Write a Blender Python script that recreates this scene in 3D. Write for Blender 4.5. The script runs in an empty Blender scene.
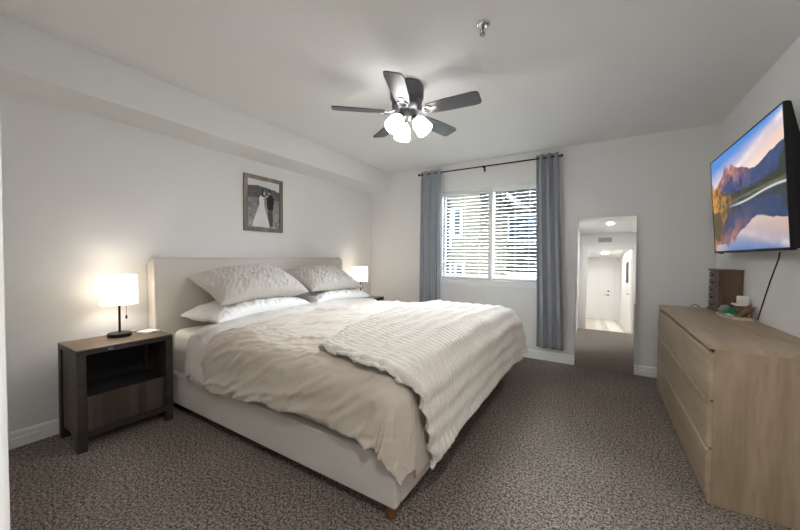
import bpy, bmesh, math, random
import numpy as np
from mathutils import Vector, Matrix, Euler, noise

PI = math.pi
R = math.radians
SC = bpy.context.scene
COL = SC.collection

# ------------------------------------------------------------------ camera
cam_d = bpy.data.cameras.new('camera')
cam = bpy.data.objects.new('camera', cam_d)
COL.objects.link(cam)
SC.camera = cam
F_PX, YAW, PITCH, ROLL = 326.5, R(31.46), R(-1.52), R(.466)
fw = Vector((-math.sin(YAW) * math.cos(PITCH), math.cos(YAW) * math.cos(PITCH), math.sin(PITCH)))
rt = Vector((math.cos(YAW), math.sin(YAW), 0))
up = rt.cross(fw)
rt2 = rt * math.cos(ROLL) + up * math.sin(ROLL)
up2 = up * math.cos(ROLL) - rt * math.sin(ROLL)
M = Matrix((rt2, up2, -fw)).transposed().to_4x4()
M.translation = Vector((0, 0, 1.197))
cam.matrix_world = M
cam_d.sensor_width = 36
cam_d.lens = F_PX / 800 * 36
cam_d.clip_start = .01
cam_d.clip_end = 200

# ------------------------------------------------------------------ world, light, exposure
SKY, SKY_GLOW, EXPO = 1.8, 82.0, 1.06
BED_LIGHT, HALL_LIGHT, FAN_GLOW, FAN_BULB, LAMP_W = 10, 11, 6.0, 78.0, 1.7
vs = SC.view_settings
vs.view_transform = 'Standard'
vs.look = 'None'
vs.gamma = 1
vs.use_curve_mapping = False
vs.exposure = EXPO
SC.cycles.use_denoising = True
SC.cycles.max_bounces = 12
SC.cycles.diffuse_bounces = 8
SC.cycles.transparent_max_bounces = 16
SC.cycles.sample_clamp_indirect = 8
SC.cycles.caustics_reflective = False
SC.cycles.caustics_refractive = False
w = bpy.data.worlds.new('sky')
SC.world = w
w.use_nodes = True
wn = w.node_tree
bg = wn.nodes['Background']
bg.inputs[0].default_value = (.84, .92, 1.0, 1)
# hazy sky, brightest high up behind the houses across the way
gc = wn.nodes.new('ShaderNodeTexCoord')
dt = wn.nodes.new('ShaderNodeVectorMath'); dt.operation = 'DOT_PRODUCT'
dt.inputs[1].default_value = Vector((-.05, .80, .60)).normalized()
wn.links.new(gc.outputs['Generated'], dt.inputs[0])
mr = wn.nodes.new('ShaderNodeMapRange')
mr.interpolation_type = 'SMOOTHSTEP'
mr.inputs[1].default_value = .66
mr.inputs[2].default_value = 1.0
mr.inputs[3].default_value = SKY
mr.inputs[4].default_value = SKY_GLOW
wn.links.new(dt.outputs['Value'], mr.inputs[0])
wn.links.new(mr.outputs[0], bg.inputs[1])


def area(name, loc, size, power, color=(1, 1, 1), rot=(0, 0, 0)):
    d = bpy.data.lights.new(name, 'AREA')
    d.shape = 'DISK'
    d.size = size
    d.energy = power
    d.color = color
    o = bpy.data.objects.new(name, d)
    COL.objects.link(o)
    o.location = loc
    o.rotation_euler = rot
    return o


DOWNLIGHTS = [(.22, -.1)]
HALLLIGHTS = [(.25, -2.9), (.25, -5.2)]
for (x, y) in DOWNLIGHTS:
    area('downlight_lamp', (x, y, 2.405), .12, BED_LIGHT, (1, .98, .95))
for (x, y) in HALLLIGHTS:
    area('hall_lamp', (x, y, 2.395), .22, HALL_LIGHT, (1, .98, .95))


# ------------------------------------------------------------------ materials
def new_mat(name):
    m = bpy.data.materials.new(name)
    m.use_nodes = True
    nt = m.node_tree
    return m, nt, nt.nodes['Principled BSDF']


def mixc(nt, fac, a, b):
    n = nt.nodes.new('ShaderNodeMix')
    n.data_type = 'RGBA'
    for i, v in ((6, a), (7, b)):
        if isinstance(v, tuple):
            n.inputs[i].default_value = (*v, 1)
        else:
            nt.links.new(v, n.inputs[i])
    if isinstance(fac, float):
        n.inputs[0].default_value = fac
    else:
        nt.links.new(fac, n.inputs[0])
    return n.outputs[2]


def texco(nt, scale=(1, 1, 1), kind='Object', rot=(0, 0, 0)):
    t = nt.nodes.new('ShaderNodeTexCoord')
    mp = nt.nodes.new('ShaderNodeMapping')
    mp.inputs['Scale'].default_value = scale
    mp.inputs['Rotation'].default_value = rot
    nt.links.new(t.outputs[kind], mp.inputs[0])
    return mp.outputs[0]


def noise_n(nt, co, scale, detail=2, rough=.5):
    n = nt.nodes.new('ShaderNodeTexNoise')
    n.inputs['Scale'].default_value = scale
    n.inputs['Detail'].default_value = detail
    n.inputs['Roughness'].default_value = rough
    nt.links.new(co, n.inputs['Vector'])
    return n.outputs['Fac']


def ramp(nt, fac, lo, hi):
    n = nt.nodes.new('ShaderNodeMapRange')
    n.inputs[1].default_value = lo
    n.inputs[2].default_value = hi
    nt.links.new(fac, n.inputs[0])
    return n.outputs[0]


def bump(nt, b, h, strength, dist):
    n = nt.nodes.new('ShaderNodeBump')
    n.inputs['Strength'].default_value = strength
    n.inputs['Distance'].default_value = dist
    nt.links.new(h, n.inputs['Height'])
    nt.links.new(n.outputs[0], b.inputs['Normal'])


def plain(name, c, rough=.5, metal=0, bscale=0, bstr=.2, bdist=.002, var=.0, vscale=3, spec=.5):
    m, nt, b = new_mat(name)
    b.inputs['Base Color'].default_value = (*c, 1)
    b.inputs['Roughness'].default_value = rough
    b.inputs['Metallic'].default_value = metal
    b.inputs['Specular IOR Level'].default_value = spec
    co = texco(nt)
    if var:
        f = ramp(nt, noise_n(nt, co, vscale, 3), .3, .7)
        c2 = tuple(x * (1 - var) for x in c)
        nt.links.new(mixc(nt, f, c2, c), b.inputs['Base Color'])
    if bscale:
        bump(nt, b, noise_n(nt, co, bscale, 3), bstr, bdist)
    return m


def wood(name, dark, light, axis='Z', scale=14, rough=.45, planks=None, spec=.4):
    m, nt, b = new_mat(name)
    s = {'X': (.12, 1, 1), 'Y': (1, .12, 1), 'Z': (1, 1, .12)}[axis]
    co = texco(nt, s)
    n1 = noise_n(nt, co, scale, 6, .65)
    n2 = noise_n(nt, co, scale * 6, 3, .6)
    a = nt.nodes.new('ShaderNodeMath')
    a.operation = 'MULTIPLY_ADD'
    a.inputs[1].default_value = .35
    nt.links.new(n2, a.inputs[0])
    nt.links.new(n1, a.inputs[2])
    f = ramp(nt, a.outputs[0], .45, .9)
    c = mixc(nt, f, dark, light)
    if planks:
        # board-to-board tone
        ax, wdt = planks
        t = nt.nodes.new('ShaderNodeTexCoord')
        sp = nt.nodes.new('ShaderNodeSeparateXYZ')
        nt.links.new(t.outputs['Object'], sp.inputs[0])
        d = nt.nodes.new('ShaderNodeMath'); d.operation = 'DIVIDE'; d.inputs[1].default_value = wdt
        nt.links.new(sp.outputs[ax], d.inputs[0])
        fl = nt.nodes.new('ShaderNodeMath'); fl.operation = 'FLOOR'
        nt.links.new(d.outputs[0], fl.inputs[0])
        wn = nt.nodes.new('ShaderNodeTexWhiteNoise'); wn.noise_dimensions = '1D'
        nt.links.new(fl.outputs[0], wn.inputs['W'])
        c = mixc(nt, ramp(nt, wn.outputs[0], 0, 1.5), c, tuple(min(1, x * 1.9) for x in light))
    nt.links.new(c, b.inputs['Base Color'])
    b.inputs['Roughness'].default_value = rough
    b.inputs['Specular IOR Level'].default_value = spec
    bump(nt, b, n2, .15, .001)
    return m


def fabric(name, c, c2=None, rough=.9, weave=900, wrinkle=0, sheen=.2, var=.08):
    m, nt, b = new_mat(name)
    co = texco(nt)
    f = ramp(nt, noise_n(nt, co, weave, 2), .3, .7)
    if c2 is None:
        c2 = tuple(x * (1 - var) for x in c)
    nt.links.new(mixc(nt, f, c2, c), b.inputs['Base Color'])
    b.inputs['Roughness'].default_value = rough
    b.inputs['Sheen Weight'].default_value = sheen
    b.inputs['Specular IOR Level'].default_value = .15
    h = noise_n(nt, co, wrinkle, 4, .6) if wrinkle else f
    bump(nt, b, h, .35 if wrinkle else .12, .006 if wrinkle else .0006)
    return m


def emit(name, c, strength, base=(.8, .8, .8)):
    m, nt, b = new_mat(name)
    b.inputs['Base Color'].default_value = (*base, 1)
    b.inputs['Emission Color'].default_value = (*c, 1)
    b.inputs['Emission Strength'].default_value = strength
    return m


MAT = {}
MAT['wall'] = plain('wall_paint', (.80, .797, .79), .7, bscale=90, bstr=.12, bdist=.002, spec=.25)
MAT['ceil'] = plain('ceiling_paint', (.81, .807, .80), .8, bscale=45, bstr=.3, bdist=.004, spec=.2)
MAT['trim'] = plain('trim_paint', (.84, .84, .835), .4, spec=.4)
MAT['white_plastic'] = plain('white_plastic', (.85, .85, .85), .35)
MAT['slat'] = plain('blind_slat', (.40, .398, .39), .5)
MAT['black'] = plain('black_plastic', (.006, .006, .0065), .45, spec=.25)
MAT['blackmetal'] = plain('black_metal', (.02, .02, .021), .35, .6)
MAT['chrome'] = plain('chrome', (.75, .75, .76), .2, 1)
MAT['void'] = plain('interior_shade', (.012, .011, .01), .8)  # near-black colour standing in for shade in cubbies and drawer gaps
MAT['gunmetal'] = plain('gunmetal', (.12, .12, .135), .35, .75)
MAT['bronze'] = plain('brushed_nickel', (.25, .24, .23), .3, .9)
MAT['ns_side'] = wood('charcoal_oak', (.022, .016, .013), (.070, .053, .042), 'Z', 12, .5, planks=(1, .047))
MAT['ns_top'] = wood('charcoal_oak_top', (.07, .045, .03), (.20, .135, .09), 'Y', 10, .42)
MAT['ns_edge'] = wood('charcoal_oak_edge', (.019, .017, .016), (.058, .052, .047), 'Y', 12, .45)
MAT['oak'] = wood('pale_oak_veneer', (.29, .215, .14), (.47, .372, .265), 'Y', 9, .42)
MAT['oak_v'] = wood('pale_oak_veneer_upright', (.26, .19, .125), (.45, .355, .25), 'Z', 9, .42)
MAT['walnut'] = wood('brown_wood', (.09, .055, .032), (.17, .11, .068), 'Z', 14, .4)
MAT['legwood'] = wood('leg_wood', (.13, .045, .018), (.22, .085, .035), 'Z', 14, .4)
MAT['framewood'] = wood('grey_barn_wood', (.13, .10, .075), (.30, .25, .20), 'Z', 16, .6)
MAT['halloak'] = wood('hall_plank', (.42, .36, .30), (.60, .54, .47), 'Y', 7, .4, planks=(0, .15))
MAT['linen'] = fabric('bed_linen_upholstery', (.67, .63, .58), (.57, .535, .49), weave=260, var=.1)
MAT['duvet'] = fabric('taupe_cotton', (.60, .53, .45), None, weave=600)
MAT['duvet_back'] = fabric('greige_cotton', (.61, .565, .525), None, weave=600)
MAT['sheet'] = fabric('white_cotton', (.80, .77, .72), None, wrinkle=16, var=.03)
MAT['pillow_white'] = fabric('white_pillowcase', (.82, .81, .80), None, wrinkle=22, var=.03)
MAT['pillow_grey'] = fabric('greige_pillowcase', (.54, .50, .462), None, wrinkle=20)
MAT['throw'] = fabric('white_faux_fur', (.82, .785, .73), (.66, .62, .56), weave=190, sheen=.5)
MAT['curtain'] = fabric('blue_grey_curtain', (.37, .39, .42), (.29, .31, .34), weave=420)
MAT['greenleaf'] = plain('green_leaf', (.03, .30, .13), .5)
MAT['stone'] = plain('grey_stone', (.42, .38, .36), .7, var=.5, vscale=60)
MAT['candle'] = plain('white_wax', (.86, .83, .79), .5)
MAT['traywood'] = wood('tray_wood', (.5, .42, .32), (.68, .60, .48), 'X', 12, .5)
MAT['driftwood'] = wood('driftwood', (.12, .07, .04), (.36, .25, .16), 'X', 18, .7)
MAT['amber'] = plain('amber_box', (.55, .33, .14), .45, var=.3, vscale=40)
MAT['bulb'] = emit('lamp_bulb', (1, .86, .66), 8)
MAT['fanglass'] = emit('frosted_glass_lit', (1, .98, .96), FAN_GLOW)
MAT['fanbulb'] = emit('fan_bulb', (.985, .985, 1), FAN_BULB)
MAT['downlight'] = emit('downlight_lens', (1, .96, .9), 12)
MAT['creamsiding'] = plain('cream_siding', (.26, .235, .165), .8, var=.06, vscale=2)
MAT['brownsiding'] = plain('brown_siding', (.045, .041, .038), .8, var=.2, vscale=1.5)
MAT['shingle'] = plain('roof_shingle', (.10, .095, .09), .9, var=.4, vscale=8)
MAT['outground'] = plain('parking_asphalt', (.06, .06, .06), .9, var=.3, vscale=1)
MAT['outglass'] = plain('dark_window_glass', (.05, .075, .11), .08)


def shade_mat():
    m, nt, b = new_mat('lamp_shade_linen')
    nt.nodes.remove(b)
    out = nt.nodes['Material Output']
    d = nt.nodes.new('ShaderNodeBsdfDiffuse')
    d.inputs[0].default_value = (.86, .84, .80, 1)
    t = nt.nodes.new('ShaderNodeBsdfTranslucent')
    t.inputs[0].default_value = (.9, .86, .80, 1)
    mx = nt.nodes.new('ShaderNodeMixShader')
    mx.inputs[0].default_value = .6
    nt.links.new(d.outputs[0], mx.inputs[1])
    nt.links.new(t.outputs[0], mx.inputs[2])
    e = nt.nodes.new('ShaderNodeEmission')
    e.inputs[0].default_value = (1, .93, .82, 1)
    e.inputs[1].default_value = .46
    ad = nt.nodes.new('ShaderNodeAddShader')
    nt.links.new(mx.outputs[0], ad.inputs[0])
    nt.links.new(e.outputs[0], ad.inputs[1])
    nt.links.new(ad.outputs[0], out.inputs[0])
    return m


def glass_mat():
    m, nt, b = new_mat('window_glass')
    nt.nodes.remove(b)
    out = nt.nodes['Material Output']
    t = nt.nodes.new('ShaderNodeBsdfTransparent')
    t.inputs[0].default_value = (.95, .97, .97, 1)
    g = nt.nodes.new('ShaderNodeBsdfGlossy')
    g.inputs['Roughness'].default_value = .02
    fr = nt.nodes.new('ShaderNodeFresnel')
    fr.inputs[0].default_value = 1.45
    mx = nt.nodes.new('ShaderNodeMixShader')
    nt.links.new(fr.outputs[0], mx.inputs[0])
    nt.links.new(t.outputs[0], mx.inputs[1])
    nt.links.new(g.outputs[0], mx.inputs[2])
    nt.links.new(mx.outputs[0], out.inputs[0])
    return m


def mirror_mat():
    m, nt, b = new_mat('mirror_silver')
    b.inputs['Base Color'].default_value = (.88, .89, .885, 1)
    b.inputs['Metallic'].default_value = 1
    b.inputs['Roughness'].default_value = .015
    return m


def carpet_mat():
    m, nt, b = new_mat('frieze_carpet')
    co = texco(nt)
    n0 = noise_n(nt, co, 2.2, 3)
    n1 = noise_n(nt, co, 72, 3, .75)
    n2 = noise_n(nt, co, 140, 2, .75)
    add = nt.nodes.new('ShaderNodeMath'); add.operation = 'ADD'
    nt.links.new(n1, add.inputs[0]); nt.links.new(n2, add.inputs[1])
    f = ramp(nt, add.outputs[0], .90, 1.12)
    c = mixc(nt, f, (.045, .033, .025), (.56, .465, .385))
    g = ramp(nt, n0, .35, .65)
    c2 = mixc(nt, g, (.86, .86, .86), (1, 1, 1))
    mul = nt.nodes.new('ShaderNodeMix'); mul.data_type = 'RGBA'; mul.blend_type = 'MULTIPLY'
    mul.inputs[0].default_value = 1
    nt.links.new(c, mul.inputs[6]); nt.links.new(c2, mul.inputs[7])
    nt.links.new(mul.outputs[2], b.inputs['Base Color'])
    b.inputs['Roughness'].default_value = 1
    b.inputs['Specular IOR Level'].default_value = .05
    b.inputs['Sheen Weight'].default_value = .15
    bump(nt, b, add.outputs[0], 1.0, .015)
    return m


def image_mat(name, strength=0, rough=.3, spec=.5):
    m, nt, b = new_mat(name)
    a = nt.nodes.new('ShaderNodeVertexColor')
    a.layer_name = 'picture'
    if strength:
        b.inputs['Base Color'].default_value = (.01, .01, .01, 1)
        nt.links.new(a.outputs[0], b.inputs['Emission Color'])
        b.inputs['Emission Strength'].default_value = strength
    else:
        nt.links.new(a.outputs[0], b.inputs['Base Color'])
    b.inputs['Roughness'].default_value = rough
    b.inputs['Specular IOR Level'].default_value = spec
    return m


MAT['shade'] = shade_mat()
MAT['glass'] = glass_mat()
MAT['mirror'] = mirror_mat()
MAT['carpet'] = carpet_mat()
MAT['screen'] = image_mat('tv_screen_picture', .50, .25, .3)
MAT['photo'] = image_mat('photo_print', 0, .35, .3)


# ------------------------------------------------------------------ mesh helpers
def add_box(bm, lo, hi, bev=0, seg=2, mat=None):
    n = bmesh.ops.create_cube(bm, size=1)
    vs_ = n['verts']
    c = [(a + b) / 2 for a, b in zip(lo, hi)]
    s = [abs(b - a) for a, b in zip(lo, hi)]
    for v in vs_:
        v.co = Vector([v.co[i] * s[i] + c[i] for i in range(3)])
        if mat is not None:
            v.co = mat @ v.co
    if bev:
        ed = list({e for v in vs_ for e in v.link_edges})
        bmesh.ops.bevel(bm, geom=ed, offset=min(bev, min(s) * .49), segments=seg, affect='EDGES', profile=.6)
    return bm


def box(lo, hi, bev=0, seg=2, mat=None):
    bm = bmesh.new()
    return add_box(bm, lo, hi, bev, seg, mat)


def add_lathe(bm, prof, loc=(0, 0, 0), n=32, mat=None, cap=True):
    rings = []
    for (r, z) in prof:
        ring = []
        for k in range(n):
            a = 2 * PI * k / n
            p = Vector((r * math.cos(a), r * math.sin(a), z))
            if mat is not None:
                p = mat @ p
            ring.append(bm.verts.new(p + Vector(loc)))
        rings.append(ring)
    for a, b in zip(rings, rings[1:]):
        for k in range(n):
            bm.faces.new((a[k], a[(k + 1) % n], b[(k + 1) % n], b[k]))
    if cap:
        for rg, flip in ((rings[0], True), (rings[-1], False)):
            bm.faces.new(rg[::-1] if flip else rg)
    return bm


def lathe(prof, loc=(0, 0, 0), n=32, mat=None, cap=True):
    return add_lathe(bmesh.new(), prof, loc, n, mat, cap)


def add_tube(bm, pts, r, n=8, closed=False):
    pts = [Vector(p) for p in pts]
    rings = []
    N = len(pts)
    up_ = Vector((0, 0, 1))
    for i, p in enumerate(pts):
        a = pts[(i - 1) % N] if (closed or i > 0) else p
        b = pts[(i + 1) % N] if (closed or i < N - 1) else p
        t = (b - a).normalized()
        u = t.cross(up_)
        if u.length < .05:
            u = t.cross(Vector((1, 0, 0)))
        u.normalize()
        v = t.cross(u)
        rr = r[i] if isinstance(r, (list, tuple)) else r
        rings.append([bm.verts.new(p + (u * math.cos(2 * PI * k / n) + v * math.sin(2 * PI * k / n)) * rr) for k in range(n)])
    m = N if closed else N - 1
    for i in range(m):
        a, b = rings[i], rings[(i + 1) % N]
        for k in range(n):
            bm.faces.new((a[k], a[(k + 1) % n], b[(k + 1) % n], b[k]))
    if not closed:
        bm.faces.new(rings[0][::-1])
        bm.faces.new(rings[-1])
    return bm


def tube(pts, r, n=8, closed=False):
    return add_tube(bmesh.new(), pts, r, n, closed)


def add_prism(bm, pts, axis, lo, hi):
    """2-D outline pts extruded along axis from lo to hi."""
    def mk(p, t):
        return {'X': (t, p[0], p[1]), 'Y': (p[0], t, p[1]), 'Z': (p[0], p[1], t)}[axis]
    a = [bm.verts.new(mk(p, lo)) for p in pts]
    b = [bm.verts.new(mk(p, hi)) for p in pts]
    n = len(pts)
    bm.faces.new(a)
    bm.faces.new(b[::-1])
    for i in range(n):
        bm.faces.new((a[i], b[i], b[(i + 1) % n], a[(i + 1) % n]))
    return bm


def prism(pts, axis, lo, hi):
    return add_prism(bmesh.new(), pts, axis, lo, hi)


def obj(name, bm, mat, parent=None, smooth=False, origin=None):
    bmesh.ops.recalc_face_normals(bm, faces=bm.faces)
    me = bpy.data.meshes.new(name)
    if origin is not None:
        bmesh.ops.translate(bm, verts=bm.verts, vec=-Vector(origin))
    bm.to_mesh(me)
    bm.free()
    me.materials.append(MAT[mat] if isinstance(mat, str) else mat)
    if smooth:
        for p in me.polygons:
            p.use_smooth = True
    o = bpy.data.objects.new(name, me)
    COL.objects.link(o)
    if origin is not None:
        o.location = origin
    if parent is not None:
        o.parent = parent
    return o


def auto_smooth(o, deg=40):
    for p in o.data.polygons:
        p.use_smooth = True
    try:
        o.data.set_sharp_from_angle(angle=R(deg))
    except Exception:
        pass
    return o


def tag(o, label=None, cat=None, group=None, kind=None):
    if label: o['label'] = label
    if cat: o['category'] = cat
    if group: o['group'] = group
    if kind: o['kind'] = kind
    return o


def thing(name, label, cat, loc=(0, 0, 0), rz=0, group=None):
    o = bpy.data.objects.new(name, None)
    COL.objects.link(o)
    o.location = loc
    o.rotation_euler = (0, 0, rz)
    o.empty_display_size = .1
    return tag(o, label, cat, group)


def struct(name, bm, mat, parent=None):
    o = obj(name, bm, mat, parent)
    o['kind'] = 'structure'
    return o


def copy_tree(root, loc, rz=None, label=None):
    r = root.copy(); COL.objects.link(r)
    r.location = loc
    if rz is not None: r.rotation_euler = (0, 0, rz)
    if label: r['label'] = label
    for ch in list(root.children):
        c = ch.copy(); COL.objects.link(c); c.parent = r
        for g in list(ch.children):
            d = g.copy(); COL.objects.link(d); d.parent = c
    return r


def grid_obj(name, P, mat, parent=None, smooth=True, thick=0, subdiv=0, offset=-1):
    """P: (nu, nv, 3) array -> one sheet, optionally thickened."""
    nu, nv = P.shape[:2]
    verts = P.reshape(-1, 3)
    idx = np.arange(nu * nv).reshape(nu, nv)
    f = np.stack([idx[:-1, :-1], idx[1:, :-1], idx[1:, 1:], idx[:-1, 1:]], -1).reshape(-1, 4)
    me = bpy.data.meshes.new(name)
    me.from_pydata(verts.tolist(), [], f.tolist())
    me.materials.append(MAT[mat] if isinstance(mat, str) else mat)
    if smooth:
        me.polygons.foreach_set('use_smooth', [True] * len(me.polygons))
    o = bpy.data.objects.new(name, me)
    COL.objects.link(o)
    if parent is not None: o.parent = parent
    if thick:
        s = o.modifiers.new('thickness', 'SOLIDIFY')
        s.thickness = thick
        s.offset = offset
    if subdiv:
        s = o.modifiers.new('smooth', 'SUBSURF')
        s.levels = s.render_levels = subdiv
    return o


def nz(x, y, z=0.0):
    return noise.noise(Vector((x, y, z)))


# ------------------------------------------------------------------ the room
XL, XR, YF, YN, H = -3.058, .922, 4.118, -1.5, 2.44
XS, ZS = -2.693, 2.172
WT = .15
WX0, WX1, WZ0, WZ1 = -1.885, -.60, .905, 2.075        # window opening

struct('floor', box((XL - .2, YN - .06, -.12), (XR + .2, YF + .2, 0)), 'carpet')
struct('ceiling', box((XL - .2, YN - .12, H), (XR + .2, YF + .2, H + .15)), 'ceil')
struct('wall_left', box((XL - WT, YN - .12, 0), (XL, YF + WT, H)), 'wall')
struct('wall_right', box((XR, YN - .12, 0), (XR + WT, YF + WT, H)), 'wall')
bm = bmesh.new()
add_box(bm, (XL, YF, 0), (WX0, YF + WT, H))
add_box(bm, (WX1, YF, 0), (XR, YF + WT, H))
add_box(bm, (WX0, YF, 0), (WX1, YF + WT, WZ0))
add_box(bm, (WX0, YF, WZ1), (WX1, YF + WT, H))
struct('wall_far', bm, 'wall')
bm = bmesh.new()
add_box(bm, (XL - 1, YF + WT, -3.1), (WX0, YF + WT + .03, H + .15))
add_box(bm, (WX1, YF + WT, -3.1), (XR + 1, YF + WT + .03, H + .15))
add_box(bm, (WX0, YF + WT, -3.1), (WX1, YF + WT + .03, WZ0))
add_box(bm, (WX0, YF + WT, WZ1), (WX1, YF + WT + .03, H + .15))
struct('wall_bounce_skin', bm, 'brownsiding')  # unseen dark skin, added to keep bounced sky glow off the facade opposite
struct('trim_1', box((XL, .07, ZS), (XS, YF, H)), 'wall')['label'] = 'boxed soffit along the ceiling above the headboard wall'
# closet block beside the camera with its white casing, and the doorway behind
CX, CY = -.385, .052
struct('wall_closet', box((XL, YN, 0), (CX, CY - .004, H)), 'wall')
struct('trim_2', box((CX, CY - .10, 0), (CX + .02, CY, H), .003), 'trim')
DX0, DX1, DZ = -.235, .745, 2.05
bm = bmesh.new()
add_box(bm, (CX, YN - .12, 0), (DX0, YN, H))
add_box(bm, (DX1, YN - .12, 0), (XR, YN, H))
add_box(bm, (DX0, YN - .12, DZ), (DX1, YN, H))
struct('wall_near', bm, 'wall')
bm = bmesh.new()
for yy in (YN, YN - .135):
    add_box(bm, (DX0 - .07, yy, 0), (DX0, yy + .015, DZ + .07), .004)
    add_box(bm, (DX1, yy, 0), (DX1 + .07, yy + .015, DZ + .07), .004)
    add_box(bm, (DX0, yy, DZ), (DX1, yy + .015, DZ + .07), .004)
add_box(bm, (DX0, YN - .12, 0), (DX0 + .015, YN, DZ))
add_box(bm, (DX1 - .015, YN - .12, 0), (DX1, YN, DZ))
add_box(bm, (DX0, YN - .12, DZ - .015), (DX1, YN, DZ))
struct('trim_3', bm, 'trim')

# baseboards with a stepped profile
BB = [(0, 0), (.016, 0), (.016, .055), (.012, .062), (.012, .082), (.006, .098), (0, .1)]


def baseboard(side, axis, at, sgn, lo, hi):
    pts = [(at + sgn * d, z) for d, z in BB]
    struct('baseboard_' + side, prism(pts, axis, lo, hi), 'trim')


baseboard('left', 'Y', XL, 1, CY, YF)
baseboard('right', 'Y', XR, -1, YN, YF)
baseboard('far', 'X', YF, -1, XL + .016, XR - .016)
baseboard('near', 'X', YN, 1, DX1 + .07, XR - .016)

# hallway seen in the mirror
HX0, HX1, HY = -.75, .80, -7.0
struct('floor_hall', box((HX0 - .1, HY - .1, -.12), (HX1 + .1, YN - .06, .004)), 'halloak')
struct('ceiling_hall', box((HX0 - .1, HY - .2, H), (HX1 + .1, YN - .12, H + .15)), 'ceil')
struct('wall_hall_left', box((HX0 - .1, HY - .1, 0), (HX0, YN - .12, H)), 'wall')
struct('wall_hall_right', box((HX1, HY - .1, 0), (HX1 + .1, YN - .12, H)), 'wall')
struct('wall_hall_end', box((HX0, HY - .1, 0), (HX1, HY, H)), 'wall')
struct('baseboard_hall', prism([(HX1 - d, z) for d, z in BB], 'Y', HY, YN - .14), 'trim')
bm = box((-.42, HY, .004), (.50, HY + .035, 2.03), .003)
for (a, b) in ((.18, .95), (1.05, 1.9)):
    for (c, d) in ((-.32, -.02), (.10, .40)):
        add_box(bm, (c, HY + .03, a), (d, HY + .043, b), .008)
dr = struct('door_1', bm, 'trim')
obj('deadbolt', lathe([(.03, 0), (.03, .02), (.022, .028)], (.42, HY + .035, 1.12), 20, Matrix.Rotation(-PI / 2, 4, 'X')), 'black', dr)
bm = lathe([(.028, 0), (.028, .015), (.012, .02), (.012, .05)], (.42, HY + .035, .97), 20, Matrix.Rotation(-PI / 2, 4, 'X'))
add_box(bm, (.30, HY + .072, .96), (.43, HY + .088, .98), .004)
obj('door_handle', bm, 'black', dr)
bm = bmesh.new()
add_box(bm, (-.50, HY, 0), (-.43, HY + .02, 2.11), .003)
add_box(bm, (.51, HY, 0), (.58, HY + .02, 2.11), .003)
add_box(bm, (-.43, HY, 2.04), (.51, HY + .02, 2.11), .003)
struct('trim_4', bm, 'trim')
bm = box((HX1 - .03, -2.9, .004), (HX1, -2.1, 2.03), .003)
for (a, b) in ((.18, .95), (1.05, 1.9)):
    add_box(bm, (HX1 - .04, -2.78, a), (HX1 - .025, -2.22, b), .008)
dr2 = struct('door_2', bm, 'trim')
bm = lathe([(.028, 0), (.028, .012), (.011, .018), (.011, .05)], (HX1 - .03, -2.83, .97), 20, Matrix.Rotation(-PI / 2, 4, 'Y'))
add_box(bm, (HX1 - .095, -2.84, .96), (HX1 - .08, -2.71, .98), .004)
obj('door_handle', bm, 'bronze', dr2)
bm = bmesh.new()
add_box(bm, (HX1 - .02, -2.98, 0), (HX1, -2.91, 2.11), .003)
add_box(bm, (HX1 - .02, -2.09, 0), (HX1, -2.02, 2.11), .003)
add_box(bm, (HX1 - .02, -2.91, 2.04), (HX1, -2.09, 2.11), .003)
struct('trim_5', bm, 'trim')
hp = thing('hall_picture', 'dark framed picture on the hallway wall seen in the mirror', 'picture', (HX1, -3.7, 1.62))
bm = bmesh.new()
for (a, b, c, d) in ((-.25, .25, .27, .30), (-.25, .25, -.30, -.27), (-.25, -.22, -.27, .27), (.22, .25, -.27, .27)):
    add_box(bm, (-.025, a, c), (0, b, d), .003)
obj('frame', bm, 'black', hp)
obj('print', box((-.012, -.22, -.27), (-.004, .22, .27)), plain('dim_print', (.18, .18, .18), .4, var=.6, vscale=9), hp)
vt = thing('air_vent', 'white louvred air vent above the doorway seen in the mirror', 'vent', (.16, YN, 2.27))
obj('vent_frame', box((-.17, 0, -.07), (.17, .012, .07), .003), 'trim', vt)
bm = bmesh.new()
for k in range(7):
    z = -.05 + k * .0167
    add_box(bm, (-.15, .012, z - .005), (.15, .016, z + .005))
obj('louvres', bm, plain('vent_grey', (.2, .2, .2), .6), vt)


def downlight(x, y, name, label, r, z=H):
    t = thing(name, label, 'ceiling light', (x, y, z))
    obj('trim_ring', lathe([(r + .03, 0), (r + .03, -.008), (r, -.012), (r, 0)], n=32), 'white_plastic', t)
    obj('lens', lathe([(r, -.004), (r, -.006)], n=32), 'downlight', t)


downlight(*DOWNLIGHTS[0], 'recessed_downlight', 'small round recessed ceiling light over the room entrance', .045)
downlight(*HALLLIGHTS[0], 'hall_ceiling_light', 'round hallway ceiling light nearest the bedroom doorway', .1)
downlight(*HALLLIGHTS[1], 'hall_ceiling_light', 'round hallway ceiling light near the entry door', .1)

# ------------------------------------------------------------------ window
XM = -1.192
win = struct('window_1', bmesh.new(), 'trim')
bm = bmesh.new()
yo, yi = YF + .085, YF + .13
add_box(bm, (WX0, yo, WZ0), (WX0 + .045, yi, WZ1), .004)
add_box(bm, (WX1 - .045, yo, WZ0), (WX1, yi, WZ1), .004)
add_box(bm, (WX0 + .045, yo, WZ0), (WX1 - .045, yi, WZ0 + .045), .004)
add_box(bm, (WX0 + .045, yo, WZ1 - .045), (WX1 - .045, yi, WZ1), .004)
obj('window_frame', bm, 'trim', win)
obj('mullion', box((XM - .027, YF + .012, WZ0), (XM + .027, yi, WZ1), .004), 'trim', win)
obj('pane', box((WX0 + .045, YF + .105, WZ0 + .045), (XM - .027, YF + .110, WZ1 - .045)), 'glass', win)
obj('pane', box((XM + .027, YF + .105, WZ0 + .045), (WX1 - .045, YF + .110, WZ1 - .045)), 'glass', win)
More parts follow.
